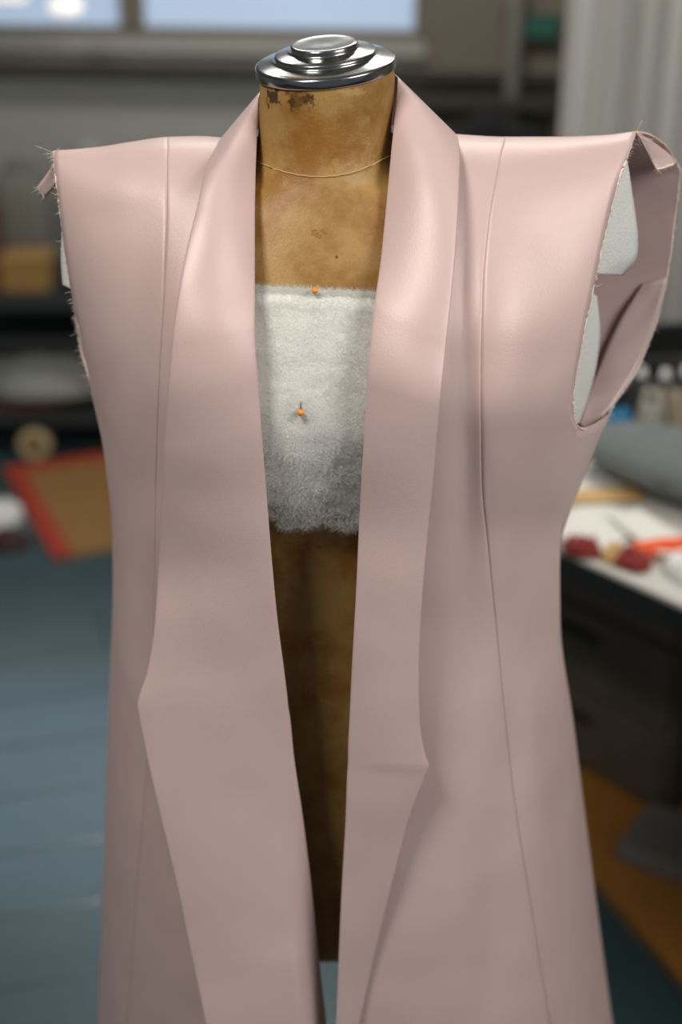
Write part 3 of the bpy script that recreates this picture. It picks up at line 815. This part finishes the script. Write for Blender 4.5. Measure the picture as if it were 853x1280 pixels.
# thread cones standing at the back of the table
cone_cols = [srgb(150, 146, 136), srgb(40, 42, 42), srgb(170, 164, 150), srgb(60, 62, 60), srgb(140, 128, 108), srgb(30, 32, 34)]
cn = ['pale grey', 'charcoal', 'cream', 'dark grey', 'beige', 'black']
spotsc = [(808, 562), (797, 528), (812, 545), (826, 530), (842, 546), (852, 526)]
for k, (px, py) in enumerate(spotsc):
    c = onz(px, py, TZ)
    root = empty('thread_cone', c)
    lathe('thread', [(0.001, .012), (0.024, .012), (0.028, .018), (0.017, .085), (0.013, .09), (0.001, .09)], mat('thread_' + cn[k].replace(' ', '_'), cone_cols[k], rough=0.7), root, 24)
    lathe('spool_core', [(0.001, 0), (0.026, 0), (0.026, .010), (0.022, .0125), (0.008, .0925), (0.007, .104), (0.001, .105)], BLACK if k % 2 == 0 else WHITEC, root, 24)
    tag(root, cn[k] + ' thread cone standing behind the pressing cushion', 'thread cone', 'thread cones at the back of the table')
# dark sewing basket behind the cones
c = tp(-0.32, 0.80); c = onz(822, 512, TZ)
bk = empty('storage_crate', (c.x + 0.06, c.y + 0.12, TZ))
for nm, cc, ss in (('crate_base', (0, 0, .006), (.40, .20, .012)), ('crate_side', (0, -.095, .05), (.40, .01, .10)), ('crate_side', (0, .095, .05), (.40, .01, .10)), ('crate_end', (-.195, 0, .05), (.01, .18, .10)), ('crate_end', (.195, 0, .05), (.01, .18, .10))):
    box(nm, cc, ss, BLACK, bk, 0, 0.002)
bk.rotation_euler = (0, 0, 0.2)
tag(bk, 'black open crate at the back of the work table', 'crate')

# under the table
c0 = onz(752, 1118, 0); c1 = onz(853, 1236, 0)
bd = (c1 - c0).normalized(); bn = Vector((-bd.y, bd.x, 0)); bn = bn if bn.x > 0 else -bn
bc = c0 + bd*0.12 + bn*0.42
PLY = mat('plywood', srgb(176, 118, 50), rough=0.55, noise_scale=18, noise_amt=0.2)
tag(box('plywood_sheet', (bc.x, bc.y, 0.009), (0.9, 0.84, 0.018), PLY, None, math.atan2(bd.y, bd.x), 0.002), 'ochre plywood sheet lying on the floor under the work table', 'board')
# dark pedestal with drawers
pr = tp(-0.30, 0.65, 0); ped = empty('drawer_pedestal', (pr.x, pr.y, 0.018))
box('carcass', (0, 0, 0.28), (0.5, 0.45, 0.55), DARKWOOD, ped, 0, 0.004)
for k in range(3):
    dr = box('drawer', (0, -0.229, 0.10 + k*0.178), (0.47, 0.012, 0.165), DARKWOOD, ped, 0, 0.003)
    box('handle', (0, -0.242, 0.13 + k*0.178), (0.12, 0.012, 0.012), BLACK, dr, 0, 0.003)
ped.rotation_euler = (0, 0, trot)
tag(ped, 'dark wooden drawer pedestal in the shade under the work table', 'cabinet')
q = onz(828, 1092, 0.018)
LG = mat('grey_painted_steel', srgb(120, 118, 114), rough=0.5)
ft = empty('machine_base', (q.x + 0.09, q.y + 0.02, 0.018))
box('base_plate', (0, 0, 0.02), (0.30, 0.16, 0.04), LG, ft, 0, 0.008); box('base_column', (0.09, 0, 0.09), (0.06, 0.06, 0.10), LG, ft, 0, 0.006)
ft.rotation_euler = (0, 0, trot + 0.3)
tag(ft, 'grey steel machine base standing on the plywood under the table', 'machine base')

# ------------------------------------------------------------------ curtain at the right
cu = empty('curtain', (1.15, 2.15, 0))
CUR = mat('white_pleated_voile', srgb(184, 182, 176), rough=0.9, sheen=0.2, noise_scale=6, noise_amt=0.05)
rows = []
x0 = U(712, 0, 2.15).x
for i in range(25):
    z = lerp(2.9, 0.45, i/24); r = []
    for k in range(321):
        s = k/320; x = x0 + 1.5*s
        y = 2.15 + 0.022*math.sin(s*150 + 0.6*math.sin(z*2 + s*9)) + 0.012*math.sin(s*61 + z) + 0.006*math.sin(s*333)
        r.append((x, y, z))
    rows.append(r)
keep(grid_mesh('curtain_cloth', rows, CUR, None, thick=0.0015), cu)
bm = bmesh.new(); tube(bm, [Vector((x0 - 0.05, 2.15, 2.92)), Vector((x0 + 1.55, 2.15, 2.92))], 0.014, 12); keep(from_bm('curtain_rail', bm, LG, None), cu)
for k in range(3):
    bm = bmesh.new(); xx = x0 + 0.05 + k*0.7; tube(bm, [Vector((xx, 2.15, 2.92)), Vector((xx, 2.15, 3.0))], 0.006, 8); keep(from_bm('rail_bracket', bm, LG, None), cu)
tag(cu, 'pale pleated floor-length curtain hanging at the right', 'curtain')

# ------------------------------------------------------------------ things at the back wall
def wall_shelf(px0, px1, py, dep, label):
    a = wallpt(px0, py, dep/2 + 0.02); b = wallpt(px1, py, dep/2 + 0.02); c = (a+b)/2
    root = empty('wall_shelf', c)
    box('shelf_board', (0, 0, 0), ((b-a).length, dep, 0.03), DARKRAIL, root, WROT, 0.003)
    for s in (-0.4, 0.4):
        v = wdir*s*(b-a).length
        box('bracket', (v.x, v.y, -0.045), (0.02, dep*0.9, 0.06), BLACK, root, WROT, 0.003)
    return tag(root, label, 'shelf')
wall_shelf(500, 695, 126, 0.16, 'dark wall shelf on the back wall between window and curtain')
# pale vertical pipe on the wall
a = wallpt(650, -80, 0.08); z0 = 0.0
pp = empty('wall_pipe', (a.x, a.y, 0))
bm = bmesh.new(); tube(bm, [Vector((0, 0, 0)), Vector((0, 0, 1.4)), Vector((0, 0, 2.95))], 0.026, 16)
from_bm('pipe', bm, mat('grey_pipe_paint', srgb(138, 134, 124), rough=0.5), pp)
for z in (0.5, 1.25, 2.2):
    box('pipe_clip', (-wn.x*0.03, -wn.y*0.03, z), (0.07, 0.05, 0.03), DARKRAIL, pp, WROT, 0.003)
tag(pp, 'grey vertical pipe on the back wall left of the curtain', 'pipe')
# green sign
sg = wallpt(676, 34, 0.05)
sr = empty('exit_sign', sg)
box('sign_box', (0, 0, 0), (0.12, 0.03, 0.075), mat('dark_green_plastic', srgb(38, 78, 68), rough=0.5), sr, WROT, 0.004)
box('sign_panel', (wn.x*0.017, wn.y*0.017, 0), (0.10, 0.006, 0.055), mat('green_sign_face', srgb(46, 98, 84), rough=0.5), sr, WROT, 0.001)
tag(sr, 'small dark green sign on the wall beside the curtain', 'sign')
# black swivel chair whose backrest shows above the shoulder
q = U(610, 160, 2.75)
ch = empty('office_chair', (q.x, q.y, 0))
BF = mat('black_fabric', srgb(20, 21, 22), rough=0.9)
soft('headrest', (0, 0.02, q.z - 0.04), (0.065, 0.03, 0.075), BF, ch)
soft('backrest', (0, 0.02, 0.80), (0.21, 0.035, 0.24), BF, ch, 3.5)
soft('seat', (0, -0.22, 0.47), (0.23, 0.23, 0.04), BF, ch, 4)
bm = bmesh.new(); tube(bm, [Vector((0, 0.05, q.z - 0.06)), Vector((0, 0.06, 0.8)), Vector((0, 0.02, 0.45)), Vector((0, -0.2, 0.43))], 0.014, 8); from_bm('back_support', bm, BLACK, ch)
bm = bmesh.new(); tube(bm, [Vector((0, -0.2, 0.44)), Vector((0, -0.2, 0.09))], 0.025, 12); from_bm('gas_column', bm, BLACK, ch)
for k in range(5):
    a = k*2*math.pi/5 + 0.3
    bm = bmesh.new(); tube(bm, [Vector((0, -0.2, 0.11)), Vector((0.27*math.cos(a), -0.2 + 0.27*math.sin(a), 0.065))], [0.02, 0.013], 8)
    lg = from_bm('base_leg', bm, BLACK, ch)
    bm = bmesh.new(); bmesh.ops.create_uvsphere(bm, u_segments=12, v_segments=8, radius=0.028)
    bmesh.ops.translate(bm, verts=bm.verts, vec=(0.27*math.cos(a), -0.2 + 0.27*math.sin(a), 0.029)); from_bm('caster', bm, BLACK, lg)
tag(ch, 'black office chair with rounded headrest behind the right shoulder', 'chair')
# lamps hanging before the window
q = U(82, 9, 3.0)
gl = empty('pendant_lamp', q)
bm = bmesh.new(); bmesh.ops.create_uvsphere(bm, u_segments=32, v_segments=16, radius=0.048)
bmesh.ops.scale(bm, vec=(1, 1, 0.55), verts=bm.verts); from_bm('lamp_globe', bm, GLOBE, gl)
bm = bmesh.new(); tube(bm, [Vector((0, 0, 0.02)), Vector((0, 0, 0.06))], 0.016, 12); from_bm('lamp_cap', bm, LG, gl)
bm = bmesh.new(); tube(bm, [Vector((0, 0, 0.05)), Vector((0, 0, 3.0 - q.z))], 0.003, 6); from_bm('lamp_cord', bm, LG, gl)
tag(gl, 'glowing white pendant lamp in front of the left window', 'lamp')

q = U(5, -3, 3.0)
tl = empty('tube_lamp', q)
bm = bmesh.new(); tube(bm, [Vector((-0.30, 0, 0)), Vector((0.06, 0, 0))], 0.013, 12); from_bm('tube', bm, GLOBE, tl)
box('housing', (-0.12, 0, 0.03), (0.37, 0.05, 0.03), LG, tl, 0, 0.004)
for x in (-0.25, 0.02):
    bm = bmesh.new(); tube(bm, [Vector((x, 0, 0.04)), Vector((x, 0, 3.0 - q.z))], 0.003, 6); from_bm('hanging_rod', bm, LG, tl)
tag(tl, 'white glowing tube lamp at the top left corner before the window', 'lamp')

# ------------------------------------------------------------------ low rack at the left with its clutter
SY = 2.92
def at(px, py, Y=SY): return U(px, py, Y)
ztop = at(60, 372).z; zlow = at(60, 522).z
xl_, xr_ = at(-90, 400).x, at(330, 400).x
rack = empty('storage_rack', ((xl_+xr_)/2, SY + 0.2, 0))
w = xr_ - xl_
RK = mat('charcoal_board', srgb(36, 40, 40), rough=0.6)
box('shelf_board', (0, 0, ztop - 0.02), (w, 0.42, 0.04), RK, rack, 0, 0.003)
box('shelf_board', (0, 0, zlow - 0.012), (w, 0.42, 0.024), RK, rack, 0, 0.003)
zm = at(60, 432).z
box('shelf_rail', (0, -0.17, zm), (w, 0.03, 0.03), RK, rack, 0, 0.003)
box('back_board', (0, 0.205, ztop/2), (w, 0.01, ztop - 0.05), RK, rack, 0, 0.001)
for sx in (-1, 1):
    for sy in (-1, 1):
        box('post', (sx*(w/2 - 0.02), sy*0.19, (ztop - 0.04)/2), (0.035, 0.035, ztop - 0.04), BLACK, rack, 0, 0.003)
tag(rack, 'low dark storage rack along the left of the back wall', 'rack')
def on(px, z, Y=SY + 0.12): return Vector((U(px, 400, Y).x, Y, z))
M_ = lambda n, c, **k: mat(n, c, rough=0.8, **k)
OCH = M_('ochre_card', srgb(150, 116, 62)); GREYB = M_('grey_card', srgb(112, 110, 100)); OLV = M_('olive_cloth', srgb(88, 88, 74)); NAVY = M_('slate_blue_cloth', srgb(58, 68, 78)); BRN = M_('red_brown_cloth', srgb(104, 52, 38)); LGREY = M_('pale_grey_cloth', srgb(150, 152, 145))
def carton(px, z, s, m, lid, label, rz=0.0, Y=SY + 0.12, name='storage_box'):
    p = on(px, z, Y); root = empty(name, p)
    box('carton_body', (0, 0, s[2]*0.45), (s[0], s[1], s[2]*0.9), m, root, 0, 0.004)
    box('lid', (0, 0, s[2]*0.9), (s[0]*1.04, s[1]*1.04, s[2]*0.2), lid, root, 0, 0.004)
    root.rotation_euler = (0, 0, rz)
    return tag(root, label, 'box', 'clutter on the storage rack')
carton(42, ztop, (0.14, 0.14, 0.10), OCH, OCH, 'ochre box on top of the storage rack beside the jacket')
carton(-20, ztop, (0.13, 0.14, 0.24), M_('red_brown_card', srgb(120, 66, 42)), BRN, 'red-brown box at the left edge on the storage rack', 0.1)
heap('fabric_bundle', on(112, ztop, SY + 0.12), 0.12, 0.12, 0.13, NAVY, 'slate blue fabric bundle on the rack behind the ochre box', 'fabric', seed=1.1)
def sack(px, Y, sx, sy, h, m, label, rz=0.0):
    p = on(px, ztop, Y); root = empty('cloth_sack', p)
    soft('sack_body', (0, 0, h*0.46), (sx, sy, h*0.46), m, root, 3.2)
    soft('sack_neck', (0, 0, h*0.93), (sx*0.55, sy*0.5, h*0.10), m, root, 2.4)
    root.rotation_euler = (0, 0, rz)
    return tag(root, label, 'sack', 'sacks at the back of the rack')
sack(-47, SY + 0.33, 0.11, 0.06, 0.36, OLV, 'olive cloth sack at the back of the rack behind the red-brown box')
sack(42, SY + 0.33, 0.09, 0.06, 0.33, GREYB, 'grey cloth sack at the back of the rack behind the ochre box', 0.1)
sack(124, SY + 0.33, 0.08, 0.06, 0.38, LGREY, 'pale cloth sack at the back of the rack nearest the jacket', -0.1)
heap('folded_cloth', on(20, zlow, SY + 0.16), 0.34, 0.20, 0.030, BRN, 'red-brown folded cloth under the pale cloth pile on the lower shelf', 'cloth', seed=3.3, rough_=0.1)
heap('cloth_pile', on(50, zlow + 0.036, SY + 0.16), 0.40, 0.24, 0.13, LGREY, 'pale grey cloth pile on the lower shelf of the rack', 'cloth', seed=8.3, rough_=0.18)
# beige ball of tape on the floor under the rack
q = at(45, 560, SY + 0.02)
rb = empty('tape_roll', (q.x, q.y, 0.0))
BEI = M_('beige_tape', srgb(176, 160, 122))
Mx = Matrix.Translation((0, 0, 0.05)) @ Matrix.Rotation(math.pi/2, 4, 'X')
lathe('tape', [(0.024, -0.03), (0.05, -0.03), (0.05, 0.03), (0.024, 0.03), (0.024, -0.03)], BEI, rb, 40, Mx)
lathe('core', [(0.021, -0.031), (0.0238, -0.031), (0.0238, 0.031), (0.021, 0.031), (0.021, -0.031)], OCH, rb, 40, Mx)
tag(rb, 'beige tape roll standing on the floor below the rack', 'tape roll')
# ochre mat with red border on the floor
p0 = onz(4, 590, 0.0); p1 = onz(66, 702, 0.0)
ld = (p0 - p1); ln = ld.length; mdir = ld.normalized(); mx_ = Vector((mdir.y, -mdir.x, 0))
mc = p1 + mdir*ln/2 + mx_*0.40
rug = empty('floor_mat', (mc.x, mc.y, 0))
OM = M_('ochre_sisal', srgb(142, 104, 56), noise_scale=30, noise_amt=0.15, bump=0.6, bump_scale=300); RM = M_('red_binding', srgb(160, 54, 34))
mr_ = math.atan2(mx_.y, mx_.x)
box('mat_field', (0, 0, 0.006), (0.80, ln, 0.012), OM, rug, 0, 0.002)
bw = 0.055
for nm, cc, ss in (('border', (0, ln/2 - bw/2, 0.008), (0.80, bw, 0.016)), ('border', (-0.40 + bw/2, 0, 0.0085), (bw, ln, 0.017)), ('border', (0.40 - bw/2, 0, 0.0085), (bw, ln, 0.017))):
    box(nm, cc, ss, RM, rug, 0, 0.003)
rug.rotation_euler = (0, 0, mr_)
tag(rug, 'ochre floor mat with red border lying in front of the rack', 'mat')
# scraps left of the mat
heap('white_scrap', onz(4, 650, 0.0), 0.12, 0.12, 0.05, WHITEC, 'white cloth scrap on the floor left of the red-bordered mat', 'cloth', seed=1.9)
heap('dark_scrap', onz(14, 682, 0.0), 0.11, 0.10, 0.04, M_('dark_plum_cloth', srgb(58, 34, 34)), 'dark plum cloth scrap on the floor at the mat corner', 'cloth', seed=4.9)
